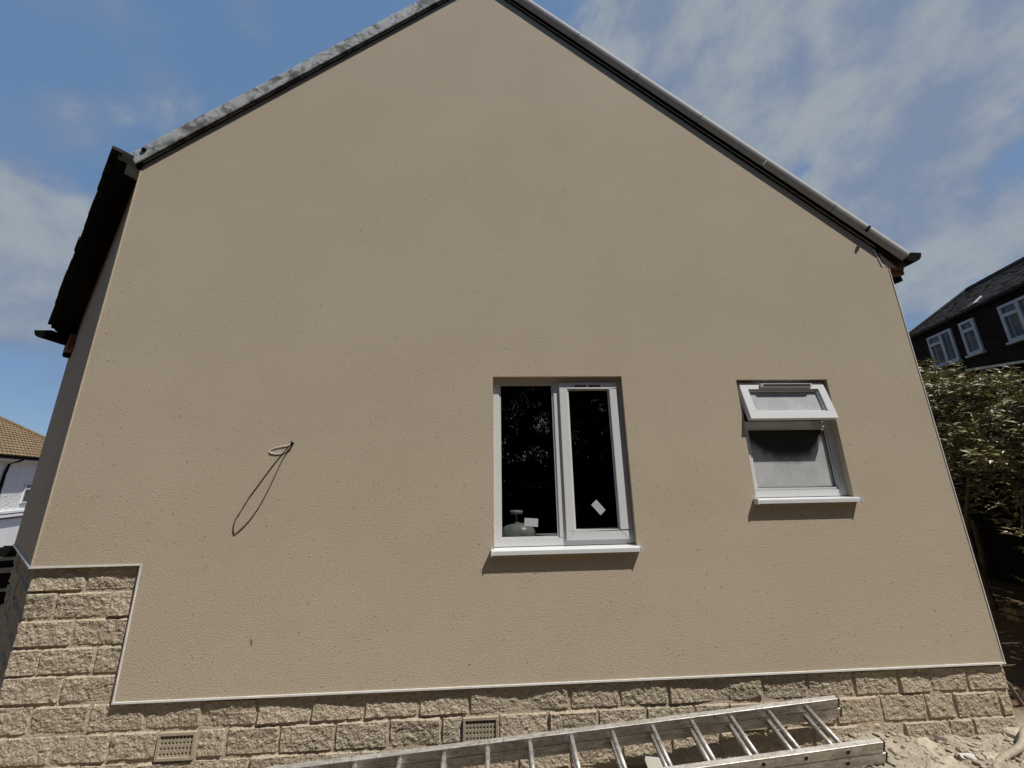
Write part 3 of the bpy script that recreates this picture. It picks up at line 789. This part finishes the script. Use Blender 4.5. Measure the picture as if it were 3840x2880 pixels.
# ------------------------------------------------------------------ ladder lying on its back along the wall
lad = empty('ladder', (1.0, -0.30, gh(1.0, -0.3)), 'aluminium extension ladder lying along the foot of the stone plinth', 'ladder')
ls, ld = V((-0.534, -0.118, 0.032)), V((0.9985, 0.0185, 0.0517)).normalized()
lu = V((0.034, -0.948, -0.316)); lu = (lu - ld * lu.dot(ld)).normalized()
ln = lu.cross(ld); ln = ln if ln.z > 0 else -ln
PT = 0.245
def rail(mb, s0, s1, u0, n0, hgt=0.062, wid=0.027, inner=1):
    """I-shaped stile: web with two flanges"""
    A = ls + ld * s0; Lh = (s1 - s0) / 2
    c = A + ld * Lh
    mb.obox(c + lu * (u0 + wid / 2) + ln * n0, ld * Lh, lu * (wid / 2), ln * (hgt / 2))
def section(n0, send, first, last):
    for u0, nm in ((-0.027, 'stile'), (0.235, 'stile')):
        m = MB(); rail(m, first * PT, send, u0, n0); m.build('stile', M_alu, lad, bevel=0.002)
        e = ls + ld * (send + 0.006) + lu * (u0 + 0.0135) + ln * n0
        MB().obox(e, ld * 0.007, lu * 0.0125, ln * 0.029).build('end_cap', M_rubber, lad, bevel=0.003)
    for i in range(int(first) + 1, last + 1):
        a = ls + ld * (PT * i) + ln * n0
        m = MB(); m.tube([a - lu * 0.010, a + lu * 0.245], 0.0145, 10)
        m.build('rung', M_alu, lad, smooth=True)
        # open end of the hollow rung on the outer face of the near stile
        q = a + lu * 0.2622
        n = 10; r = 0.0125
        pts = [q + (ld * math.cos(2 * math.pi * k / n) + ln * math.sin(2 * math.pi * k / n)) * r for k in range(n)]
        MB().prism(pts, lu * 0.001).build('rung_end', M_vent, lad)
        rim = MB(); rim.tube([q - lu * 0.004, q + lu * 0.0008], 0.0155, 12); rim.build('rung_collar', M_alu, lad)
section(0.0, 10.86 * PT, -3, 10)
section(-0.066, 10.93 * PT, -3, 10)

# ------------------------------------------------------------------ rubble and bits at the foot of the wall
r2 = random.Random(21)
def lump(c, r, sq=(1, 1, 1), seed=0, sub=2, rot=0.0, mb=None):
    bm = bmesh.new(); bmesh.ops.create_icosphere(bm, subdivisions=sub, radius=1.0)
    vs = []
    for v in bm.verts:
        d = v.co.normalized()
        k = 1 + 0.35 * noise.noise(d * 1.6 + V((seed, 0, 0))) + 0.15 * noise.noise(d * 4 + V((0, seed, 0)))
        p = V((d.x * sq[0], d.y * sq[1], d.z * sq[2])) * (r * k)
        p = Matrix.Rotation(rot, 3, 'Z') @ p
        vs.append(V(c) + p)
    fs = [[v.index for v in f.verts] for f in bm.faces]; bm.free()
    (mb or MB()).add(vs, fs); return mb
m = MB()
for k in range(1500):
    x = r2.uniform(-1.2, 3.9); y = -abs(r2.gauss(0, 0.30)) + 0.02
    if y < -1: continue
    r = min(0.022, 0.003 + abs(r2.gauss(0, 0.006)))
    if x > 1.9 and r2.random() < 0.15: r *= 1.6
    lump((x, y, gh(x, y) + r * 0.25), r, (1, r2.uniform(.5, 1), r2.uniform(.35, .8)), k, 1, r2.uniform(0, 3.1), m)
for k in range(260):
    x = r2.uniform(2.05, 3.5); y = r2.uniform(-0.5, 0.0); r = r2.uniform(0.008, 0.026)
    lump((x, y, gh(x, y) + r * 0.2), r, (1.2, r2.uniform(.5, .9), r2.uniform(.3, .6)), k + 3000, 1, r2.uniform(0, 3.1), m)
tag(m.build('rubble', M_rub), 'pale stone chips and dust scattered along the foot of the plinth', 'rubble', kind='stuff')
for nm, c, r, sq, lb, ct in (
        ('rock', (2.62, -0.075, -0.085), 0.075, (1.3, .8, .55), 'rounded pale mortar lump against the plinth right of the ladder end', 'rubble'),
        ('rock', (2.91, -0.19, -0.085), 0.055, (1.1, .9, .6), 'pale squarish chunk between the grey slate and the hose', 'rubble'),
        ('rock', (3.31, -0.01, -0.10), 0.085, (1.1, .8, .6), 'largest pale lump at the right corner of the plinth above the hose', 'rubble'),
        ('rock', (2.50, -0.28, -0.055), 0.09, (1.6, .8, .3), 'broad flat pale heap of mortar in front of the ladder end', 'rubble'),
        ('rock', (3.08, -0.30, -0.07), 0.10, (1.4, .9, .5), 'broad pale stone nearest the camera in the right corner', 'rubble')):
    mb = MB(); lump(c, r, sq, c[0] * 7, 3, 0.4, mb)
    tag(mb.build(nm, M_rub, smooth=False, loc=c), lb, ct)
pts = [(2.750, -0.012, -0.045), (2.822, -0.03, -0.082), (2.872, -0.045, -0.132), (2.905, -0.055, -0.172), (2.834, -0.055, -0.160), (2.770, -0.04, -0.128), (2.748, -0.02, -0.085)]
tag(MB().prism(pts, (0.004, 0.010, 0.002)).build('slate', M_slate, loc=pts[0]), 'jagged grey slate offcut leaning on the plinth beside the rubble', 'slate')
pts = [(2.735, -0.150, -0.062), (2.805, -0.156, -0.062), (2.830, -0.206, -0.068), (2.744, -0.225, -0.068), (2.713, -0.18, -0.066)]
tag(MB().prism(pts, (0, 0, -0.014)).build('slab', M_white, bevel=0.002, loc=pts[0]), 'thin flat pale slab lying at the foot of the grey slate', 'slab')
pts = [(0.885, -0.028, -0.064), (0.980, -0.020, -0.088), (1.015, -0.045, -0.165), (0.915, -0.055, -0.165)]
tag(MB().prism(pts, (0.004, 0.012, 0.006)).build('board', M_white, bevel=0.001, loc=pts[0]), 'small white board offcut leaning on the plinth behind the ladder rungs', 'board')
HP = [(3.42, -0.02, -0.03), (3.30, -0.06, -0.03), (3.18, -0.128, -0.045), (3.077, -0.172, -0.05), (2.951, -0.212, -0.05), (2.85, -0.252, -0.055), (2.777, -0.294, -0.06), (2.66, -0.42, -0.07), (2.56, -0.62, -0.08)]
tag(MB().tube(smooth_path(HP), 0.017, 12).build('hose', M_hose, smooth=True, loc=HP[0]), 'dusty beige hose curving over the rubble at the right corner', 'hose')
tag(MB().tube([(3.700, 0.30, 0.075), (3.737, 0.3, 0.043), (3.799, 0.30, -0.105), (3.84, 0.30, -0.2)], 0.013, 8).build('pole', M_slate, smooth=True, loc=(3.8, .3, -.2)), 'grey brown stake leaning at the right corner of the plinth', 'stake')
tag(MB().beam((3.96, 0.5, -0.088), (4.25, 0.5, -0.104), 0.012, 0.010).build('stick', M_hose, loc=(4, .5, -.1)), 'short pale stick on dark soil right of the leaning stake', 'stick', 'sticks in the dark corner')
for a, b, r, lb in (((4.03, .5, .217), (4.196, .5, .215), .003, 'thin level brown twig under the hedge, topmost of the twigs'),
                ((4.084, .5, .161), (4.179, .5, .125), .003, 'thin brown twig sloping down to the right under the hedge'),
                ((4.069, .5, .122), (4.163, .5, .094), .005, 'thicker pale twig sloping down to the right beside the bead corner'),
                ((3.90, .5, .060), (4.086, .5, .068), .004, 'long low brown twig touching the bottom bead corner')):
    tag(MB().tube([a, b], r, 6).build('twig', M_wood, loc=a), lb, 'twig', 'twigs beside the right corner')
for a, b, lb in (((4.572, .8, .338), (5.0, .72, .27), 'upper brown timber offcut under the hedge'), ((4.58, .8, .285), (5.0, .72, .205), 'lower brown timber offcut under the hedge')):
    tag(MB().beam(a, b, 0.10, 0.042).build('timber', M_wood, bevel=0.006, loc=a), lb, 'timber', 'timber offcuts under the hedge')

# ------------------------------------------------------------------ hedge on the right
hed = empty('hedge', (6.0, 1.5, 0), 'overgrown laurel hedge with glossy leaves right of the house', 'hedge')
r3 = random.Random(5)
def htop(y):
    return min(3.1, max(1.75, 2.22 + 0.62 * (y - 0.7))) + 0.20 * math.sin(y * 2.3) + 0.07 * math.sin(y * 5.1 + 1)
lm = MB(); tw = MB()
def leaf(p, d, up, L, w):
    sd = d.cross(up); 
    if sd.length < 1e-3: return
    sd.normalize(); nn = sd.cross(d)
    k = len(lm.v)
    a = p; b = p + d * (L * .45) + sd * w * .5 + nn * (L * 0.03); c = p + d * L - nn * (L * 0.10); e = p + d * (L * .45) - sd * w * .5 + nn * (L * 0.03); mm = p + d * (L * .5) - nn * (L * 0.02)
    lm.v += [tuple(a), tuple(b), tuple(c), tuple(e), tuple(mm)]
    lm.f += [(k, k + 1, k + 4), (k + 1, k + 2, k + 4), (k + 2, k + 3, k + 4), (k + 3, k, k + 4)]
def spray(p, d, n, L0, ln_):
    d = d.normalized(); q = V(p)
    path = [q.copy()]
    for i in range(n):
        q = q + d * ln_; d = (d + V((r3.gauss(0, .12), r3.gauss(0, .12), r3.gauss(-.03, .12)))).normalized()
        path.append(q.copy())
        for sgn in (-1, 1):
            if r3.random() < .12: continue
            sd = d.cross(V((0, 0, 1))).normalized() * sgn
            ldir = (d * r3.uniform(.4, 1.0) + sd * r3.uniform(.5, 1.0) + V((0, 0, r3.uniform(-.45, .35)))).normalized()
            L = L0 * r3.uniform(.65, 1.15)
            leaf(q, ldir, V((r3.gauss(0, .35), r3.gauss(0, .35), 1)).normalized(), L, L * r3.uniform(.28, .42))
    tw.tube(path, 0.0035, 4, False)
for k in range(3300):
    y = r3.uniform(-0.9, 5.0)
    zt_ = htop(y)
    t = r3.random() ** 0.8                       # 0 shoulder foot .. 1 crown top
    z = 1.50 + (zt_ - 1.50) * t
    x = 4.95 + 0.95 * t ** 1.3 + r3.uniform(-.10, .30) + 0.18 * noise.noise(V((y * 1.7, z * 1.9, 0)))
    if t > .9: x += r3.uniform(0, 1.6)
    if noise.noise(V((y * 2.1, z * 2.4, 7))) < -0.22 and r3.random() < .85: continue
    d = V((r3.uniform(-1.0, .1), r3.uniform(-.9, .3), r3.uniform(-.15, .55)))
    spray((x, y, z), d, r3.randint(3, 6), 0.088, 0.042)
for k in range(70):                              # shaded lower front, sparser
    y = r3.uniform(-0.9, 5.0); z = r3.uniform(0.1, 1.45); x = 5.25 + r3.uniform(-.08, .5)
    d = V((r3.uniform(-1, .2), r3.uniform(-.8, .5), r3.uniform(-.3, .3)))
    spray((x, y, z), d, r3.randint(2, 5), 0.095, 0.045)
for k in range(3200):                              # body and back
    y = r3.uniform(-1.8, 5.0); x = r3.uniform(5.6, 7.2); z = 0.9 + (htop(y) - 0.95) * r3.random() ** 0.7
    d = V((r3.uniform(-1, 1), r3.uniform(-1, 1), r3.uniform(-.2, .7)))
    spray((x, y, z), d, r3.randint(3, 5), 0.11, 0.05)
spray((4.62, 0.60, 0.99), V((-.8, -.1, .12)), 3, 0.10, 0.03)
spray((4.66, 0.62, 1.02), V((-.9, -.05, .30)), 3, 0.10, 0.03)
lm.build('foliage', M_leaf, hed, kind='stuff')
tw.tube(smooth_path([(5.3, 0.9, 1.55), (4.95, 0.75, 1.35), (4.8, 0.66, 1.15), (4.62, 0.60, 0.99)]), 0.006, 5)
tw.build('twigs', M_twig, hed, kind='stuff')
for k in range(16):
    y = -0.7 + k * 0.36 + r3.uniform(-.1, .1); x = 6.0 + r3.uniform(-.3, .3)
    p = [(x, y, -0.1), (x + r3.uniform(-.1, .1), y + r3.uniform(-.1, .1), .8), (x + r3.uniform(-.3, .3), y + r3.uniform(-.3, .3), 1.6), (x + r3.uniform(-.4, .4), y + r3.uniform(-.3, .3), htop(y) - .15)]
    MB().tube(smooth_path(p, 4), [0.035 - 0.026 * i / 12 for i in range(13)], 6).build('stem', M_twig, hed, smooth=True)
# near-black board fence, added to stand in for the deep shade under the hedge
fen = empty('fence', (7.3, 2, 0), 'added near-black board fence standing in for the shade behind the hedge', 'fence')
for k in range(40):
    y = -1.5 + k * 0.2
    MB().box(7.30 + 0.012 * (k % 2), 7.318 + 0.012 * (k % 2), y, y + 0.206, -0.1, 1.75 + 0.01 * (k % 3)).build('board', M_soffit, fen)
for k in range(4): MB().box(7.36, 7.44, -1.5 + k * 2.4, -1.42 + k * 2.4, -0.2, 1.8).build('post', M_soffit, fen)

# unseen conifer screen, added to cut sky light; the dark panes mirror it
con = empty('sky_block_hedge', (0, -8, 0), 'unseen dark conifer hedge added to block sky light, mirrored in the window panes', 'hedge')
cm = MB(); r4 = random.Random(11)
def cface(x, z): return -7.0 - 0.12 * z + 0.35 * noise.noise(V((x * .9, z * .5, 3))) + 0.15 * noise.noise(V((x * 2.6, z * 1.7, 8)))
def ctop(x): return 8.8 + 0.6 * noise.noise(V((x * .8, 0, 5))) + 0.35 * math.sin(x * 2.2)
NX, NZ = 124, 30
k0 = 0
cm.v = [(-22 + 44 * i / NX, cface(-22 + 44 * i / NX, ctop(-22 + 44 * i / NX) * j / NZ), -0.4 + (ctop(-22 + 44 * i / NX) + .4) * j / NZ) for j in range(NZ + 1) for i in range(NX + 1)]
cm.f = [(j * (NX + 1) + i, j * (NX + 1) + i + 1, (j + 1) * (NX + 1) + i + 1, (j + 1) * (NX + 1) + i) for j in range(NZ) for i in range(NX)]
cm.box(-22, 22, -10.6, -8.9, -0.4, 8.0)
M_con = simple('dark conifer', (0.030, 0.042, 0.020), (0.018, 0.026, 0.013), 5, 0.9, 0.1)
for k in range(14000):
    x = r4.uniform(-22, 22); z = r4.uniform(0, ctop(x)); y = cface(x, z) + r4.uniform(-.05, .12)
    d = V((r4.gauss(0, .5), r4.uniform(.1, .8), r4.uniform(.2, 1))).normalized(); sd = d.cross(V((r4.gauss(0, 1), r4.gauss(0, 1), r4.gauss(0, 1)))).normalized()
    L = r4.uniform(.12, .3); p = V((x, y, z)); q = len(cm.v)
    cm.v += [tuple(p), tuple(p + d * L * .5 + sd * L * .22), tuple(p + d * L), tuple(p + d * L * .5 - sd * L * .22)]; cm.f.append((q, q + 1, q + 2, q + 3))
cm.build('foliage', M_con, con, kind='stuff')

# ------------------------------------------------------------------ neighbour houses
class Facade:
    def __init__(s, p0, deg, n): s.p0 = V(p0); s.d = V((math.cos(R(deg)), math.sin(R(deg)), 0)); s.n = V(n)
    def P(s, t, z, o=0.0): return s.p0 + s.d * t + V((0, 0, z)) + s.n * o
    def slabbox(s, mb, t0, t1, z0, z1, o0, o1):
        c = s.P((t0 + t1) / 2, (z0 + z1) / 2, (o0 + o1) / 2)
        return mb.obox(c, s.d * ((t1 - t0) / 2), s.n * ((o1 - o0) / 2), V((0, 0, (z1 - z0) / 2)))
FR = Facade((13.943, 7.027, 0), -108, (-0.951, 0.309, 0))
nb = empty('brick_house', (13.9, 7.0, 0), 'dark brown brick house with white windows and a dark tiled roof behind the hedge', 'house')
def uvbox(o):
    me = o.data; uv = me.uv_layers.new(name='UVMap')
    for l in me.loops:
        v = me.vertices[l.vertex_index].co + nb.location
        uv.data[l.index].uv = ((v - FR.p0).dot(FR.d), v.z)
m = MB(); FR.slabbox(m, -1.95, 7.5, -0.3, 6.10, -5.0, 0.0); uvbox(m.build('wall', M_brick, nb))
def nwin(t0, t1, z0, z1, split, tr, curtain=True):
    wn_ = part_empty('window', nb)
    m = MB(); fw = 0.075
    FR.slabbox(m, t0, t1, z1 - fw, z1, 0.002, 0.05); FR.slabbox(m, t0, t1, z0, z0 + fw, 0.002, 0.05)
    FR.slabbox(m, t0, t0 + fw, z0 + fw, z1 - fw, 0.002, 0.05); FR.slabbox(m, t1 - fw, t1, z0 + fw, z1 - fw, 0.002, 0.05)
    for s_ in split: FR.slabbox(m, s_ - 0.045, s_ + 0.045, z0 + fw, z1 - fw, 0.003, 0.052)
    for a, b in tr: FR.slabbox(m, a, b, z1 - 0.33, z1 - 0.24, 0.004, 0.05)
    m.build('frame', M_pvc2, wn_)
    m = MB(); FR.slabbox(m, t0 - 0.03, t1 + 0.03, z0 - 0.06, z0 - 0.002, 0.002, 0.10); m.build('sill', M_pvc2, wn_)
    ed = [t0 + fw] + list(split) + [t1 - fw]
    for i in range(len(ed) - 1):
        a = ed[i] + (0.045 if i else 0); b = ed[i + 1] - (0.045 if i < len(ed) - 2 else 0)
        m = MB(); FR.slabbox(m, a, b, z0 + fw, z1 - fw, 0.004, 0.012); m.build('pane', M_gdark, wn_)
        if curtain:
            m = MB(); FR.slabbox(m, a + (b - a) * .35, b, z0 + fw, z1 - fw - .1, 0.0125, 0.0135); m.build('curtain', M_curtain, wn_)
    return wn_
nwin(-1.23, -0.31, 4.80, 5.81, (-0.72,), ((-1.155, -0.765),))
nwin(-0.01, 0.47, 4.82, 5.82, (), ((0.065, 0.395),))
nwin(1.21, 2.60, 4.80, 5.80, (1.695,), ((1.285, 1.65),))
# roof: hipped, courses of tiles
k38 = math.tan(R(38))
def rz(s): return 6.14 + k38 * s
m = MB()
def RP(t, s, o=0.0): return FR.P(t, rz(s) + o, -s)
rg = 1.70
m.prism([RP(-2.16, -0.12), RP(7.6, -0.12), RP(7.6, rg), RP(-1.55, rg)], (0, 0, -0.06))
m.prism([RP(-2.16, -0.12), RP(-1.55, rg), FR.P(-1.55, rz(rg), -3.4), FR.P(-2.16, rz(-0.12), -5.1)], (0, 0, -0.06))
m.prism([FR.P(-1.55, rz(rg), -rg), FR.P(7.6, rz(rg), -rg), FR.P(7.6, rz(rg) - 1.4, -5.1), FR.P(-1.55, rz(rg) - 1.4, -5.1)], (0, 0, -0.06))
roof = m.build('roof', M_tile, nb)
M_tile2 = simple('dark worn tile', (0.045, 0.038, 0.032), (0.006, 0.005, 0.005), 11, 0.7, 0.3, 0.6, 12)
m = MB()
nrow = 13; dn38 = V((0, 0, math.cos(R(38)))) + FR.n * math.sin(R(38))
for j in range(nrow):
    s0 = -0.14 + (rg + 0.14) * j / nrow; s1 = s0 + (rg + 0.14) / nrow * 1.12
    tl_ = -2.16 + 0.61 * max(0, s0 + .12) / 1.82
    n_ = int((4.2 - tl_) / 0.165)
    for i in range(n_):
        t = tl_ + i * 0.165 + (0.08 if j % 2 else 0)
        hj = 0.022 + r3.uniform(0, .016)
        a, b = RP(t, s0), RP(t + 0.157, s0); c, d = RP(t + 0.157, s1), RP(t, s1)
        q = [a + dn38 * hj, b + dn38 * (hj + r3.uniform(-.006, .006)), c + dn38 * 0.006, d + dn38 * 0.006]
        m.add(q + [a, b], [(0, 1, 2, 3), (4, 5, 1, 0), (4, 0, 3), (5, 2, 1)])
m.build('roof_tile', M_tile2, roof, kind='stuff')
m = MB()
for k in range(28):
    m.tube([FR.P(-1.58 + k * 0.30, rz(rg) + 0.02, -rg), FR.P(-1.30 + k * 0.30, rz(rg) + 0.028, -rg)], 0.085, 8)
m.build('ridge_tile', M_tile2, roof)
m = MB(); m.tube([RP(-2.16, -0.12, 0.03), RP(-1.55, rg, 0.03)], 0.07, 8); m.build('hip_tile', M_tile2, roof)
m = MB(); FR.slabbox(m, -2.0, 7.5, 5.98, 6.10, 0.005, 0.11); m.build('gutter', M_black, nb)
m = MB(); m.beam(RP(0.58, 0.02, 0.06), RP(0.50, 0.30, 0.06), 0.05, 0.02); m.beam(RP(0.45, 0.0, 0.06), RP(0.75, -0.02, 0.06), 0.05, 0.02); m.build('lead_flashing', M_pvc, nb)

# flat roofed outbuilding in front of the brick house
ob = empty('outbuilding', (7.46, 2.33, 0), 'dark outbuilding with a pale roof edge behind the hedge', 'shed')
FO = Facade((7.46, 2.33, 0), -57, (-0.839, -0.545, 0))
m = MB(); FO.slabbox(m, -0.22, 3.0, -0.2, 3.035, -2.5, 0.0); m.build('wall', M_brick, ob)
m = MB(); FO.slabbox(m, -0.24, 3.05, 3.04, 3.075, -2.6, 0.05); m.build('roof', M_bead, ob)
m = MB(); FO.slabbox(m, -0.23, 3.05, 2.955, 3.035, 0.003, 0.03); m.build('fascia', M_soffit, ob)

# white house on the left
FL = Facade((-24.51, 17.87, 0), 115, (0.906, 0.423, 0))
wh = empty('white_house', (-24.5, 17.9, -2), 'white pebbledashed house with a brown hipped roof beyond the left corner', 'house')
m = MB(); FL.slabbox(m, -7, 7.0, -3.0, 2.95, -7, 0); m.build('wall', M_dash, wh)
def lz(s): return 3.1 + math.tan(0.6) * (s + 0.45)
m = MB()
def LP(t, s, o=0.0): return FL.P(t, lz(s) + o, -s)
HR, HT = 3.6, 3.98
m.prism([LP(-7.5, -0.45), LP(7.6, -0.45), LP(HT, HR), LP(-7.5, HR)], (0, 0, -0.06))
m.prism([LP(7.6, -0.45), LP(HT, HR), FL.P(7.6, lz(-0.45), -7.5)], (0, 0, -0.06))
rf = m.build('roof', M_redtile, wh)
m = MB(); dl = V((0, 0, math.cos(.6))) + FL.n * math.sin(.6)
nrow = 17
for j in range(nrow):
    s0 = -0.47 + (HR + .47) * j / nrow; s1 = s0 + (HR + .47) / nrow * 1.1
    tend = 7.6 - (7.6 - HT) * (s0 + .45) / (HR + .45)
    n_ = int((tend + 2.6) / 0.30)
    for i in range(n_):
        t1 = tend - i * 0.30; t0 = t1 - 0.30
        hh = 0.045
        ring_ = []
        for q in range(5):
            t = t0 + (t1 - t0) * q / 4; hu = hh + 0.035 * math.sin(math.pi * q / 4)
            ring_.append((LP(t, s0) + dl * hu, LP(t, s1) + dl * (hu - 0.04), LP(t, s0)))
        vs = [p for r_ in ring_ for p in r_]
        fs = []
        for q in range(4): fs += [(q * 3, q * 3 + 3, q * 3 + 4, q * 3 + 1), (q * 3 + 2, q * 3 + 5, q * 3 + 3, q * 3)]
        m.add(vs, fs)
m.build('roof_tile', M_redtile, rf, kind='stuff')
m = MB(); m.tube([LP(7.6, -0.45, 0.06), LP(HT, HR, 0.06)], 0.11, 8); m.build('hip_tile', M_redtile, rf)
m = MB(); FL.slabbox(m, -7, 7.2, 2.95, 3.08, 0.34, 0.47); m.build('gutter', M_black, wh)
m = MB(); FL.slabbox(m, -7, 7.1, 2.86, 2.948, 0.002, 0.36); m.build('soffit', M_smoothw, wh)
m = MB()
pth = [FL.P(0.02, 2.93, 0.36), FL.P(-0.28, 2.84, 0.34), FL.P(-0.36, 2.70, 0.12), FL.P(-0.34, 2.2, 0.06), FL.P(-0.30, -0.2, 0.06)]
m.tube(pth, 0.055, 8); m.build('downpipe', M_black, wh)
w_ = part_empty('window', wh)
m = MB()
for a in ((1.55, 2.75, 1.70, 1.78), (1.55, 2.75, 0.74, 0.83), (1.55, 1.63, .83, 1.70), (2.67, 2.75, .83, 1.70)): FL.slabbox(m, *a, 0.01, 0.07)
FL.slabbox(m, 1.63, 2.67, 1.44, 1.53, 0.012, 0.068)
m.build('frame', M_pvc, w_)
m = MB(); FL.slabbox(m, 1.62, 2.68, 0.82, 1.71, 0.004, 0.02); m.build('pane', M_gdark, w_)
m = MB(); FL.slabbox(m, -7, 7.05, 0.30, 0.42, 0.003, 0.16); m.build('ledge', M_smoothw, wh)
m = MB(); FL.slabbox(m, -7, 7.05, 0.24, 0.295, 0.003, 0.08); m.build('ledge_joint', M_black, wh)
m = MB(); FL.slabbox(m, -7, 7.05, 0.11, 0.235, 0.003, 0.20); m.build('ledge', M_smoothw, wh)
m = MB(); FL.slabbox(m, -7, 7.05, 0.03, 0.105, 0.003, 0.10); m.build('ledge_joint', M_black, wh)
m = MB(); FL.slabbox(m, 0.4, 7.05, -3.0, 0.025, 0.003, 0.05); m.build('lower_wall', M_smoothw, wh)

# dark garden clutter behind the left corner
gf = empty('garden_fence', (-5.4, 2.0, 0), 'low dark slatted fence with pale broken slats beyond the left corner', 'fence')
for k in range(9):
    x = -4.75 - k * 0.17
    MB().box(x - 0.155, x, 2.0, 2.02, -0.5, 0.93 - 0.015 * (k % 3)).build('board', M_soffit, gf)
for k, (z, t) in enumerate(((0.80, .03), (0.70, .05), (0.52, .03))):
    MB().beam((-4.70 - 0.05 * k, 1.97, z + .01), (-5.7, 1.96, z - .03 * k), 0.03, t).build('slat', M_hose, gf)

print('objects', len(bpy.data.objects))
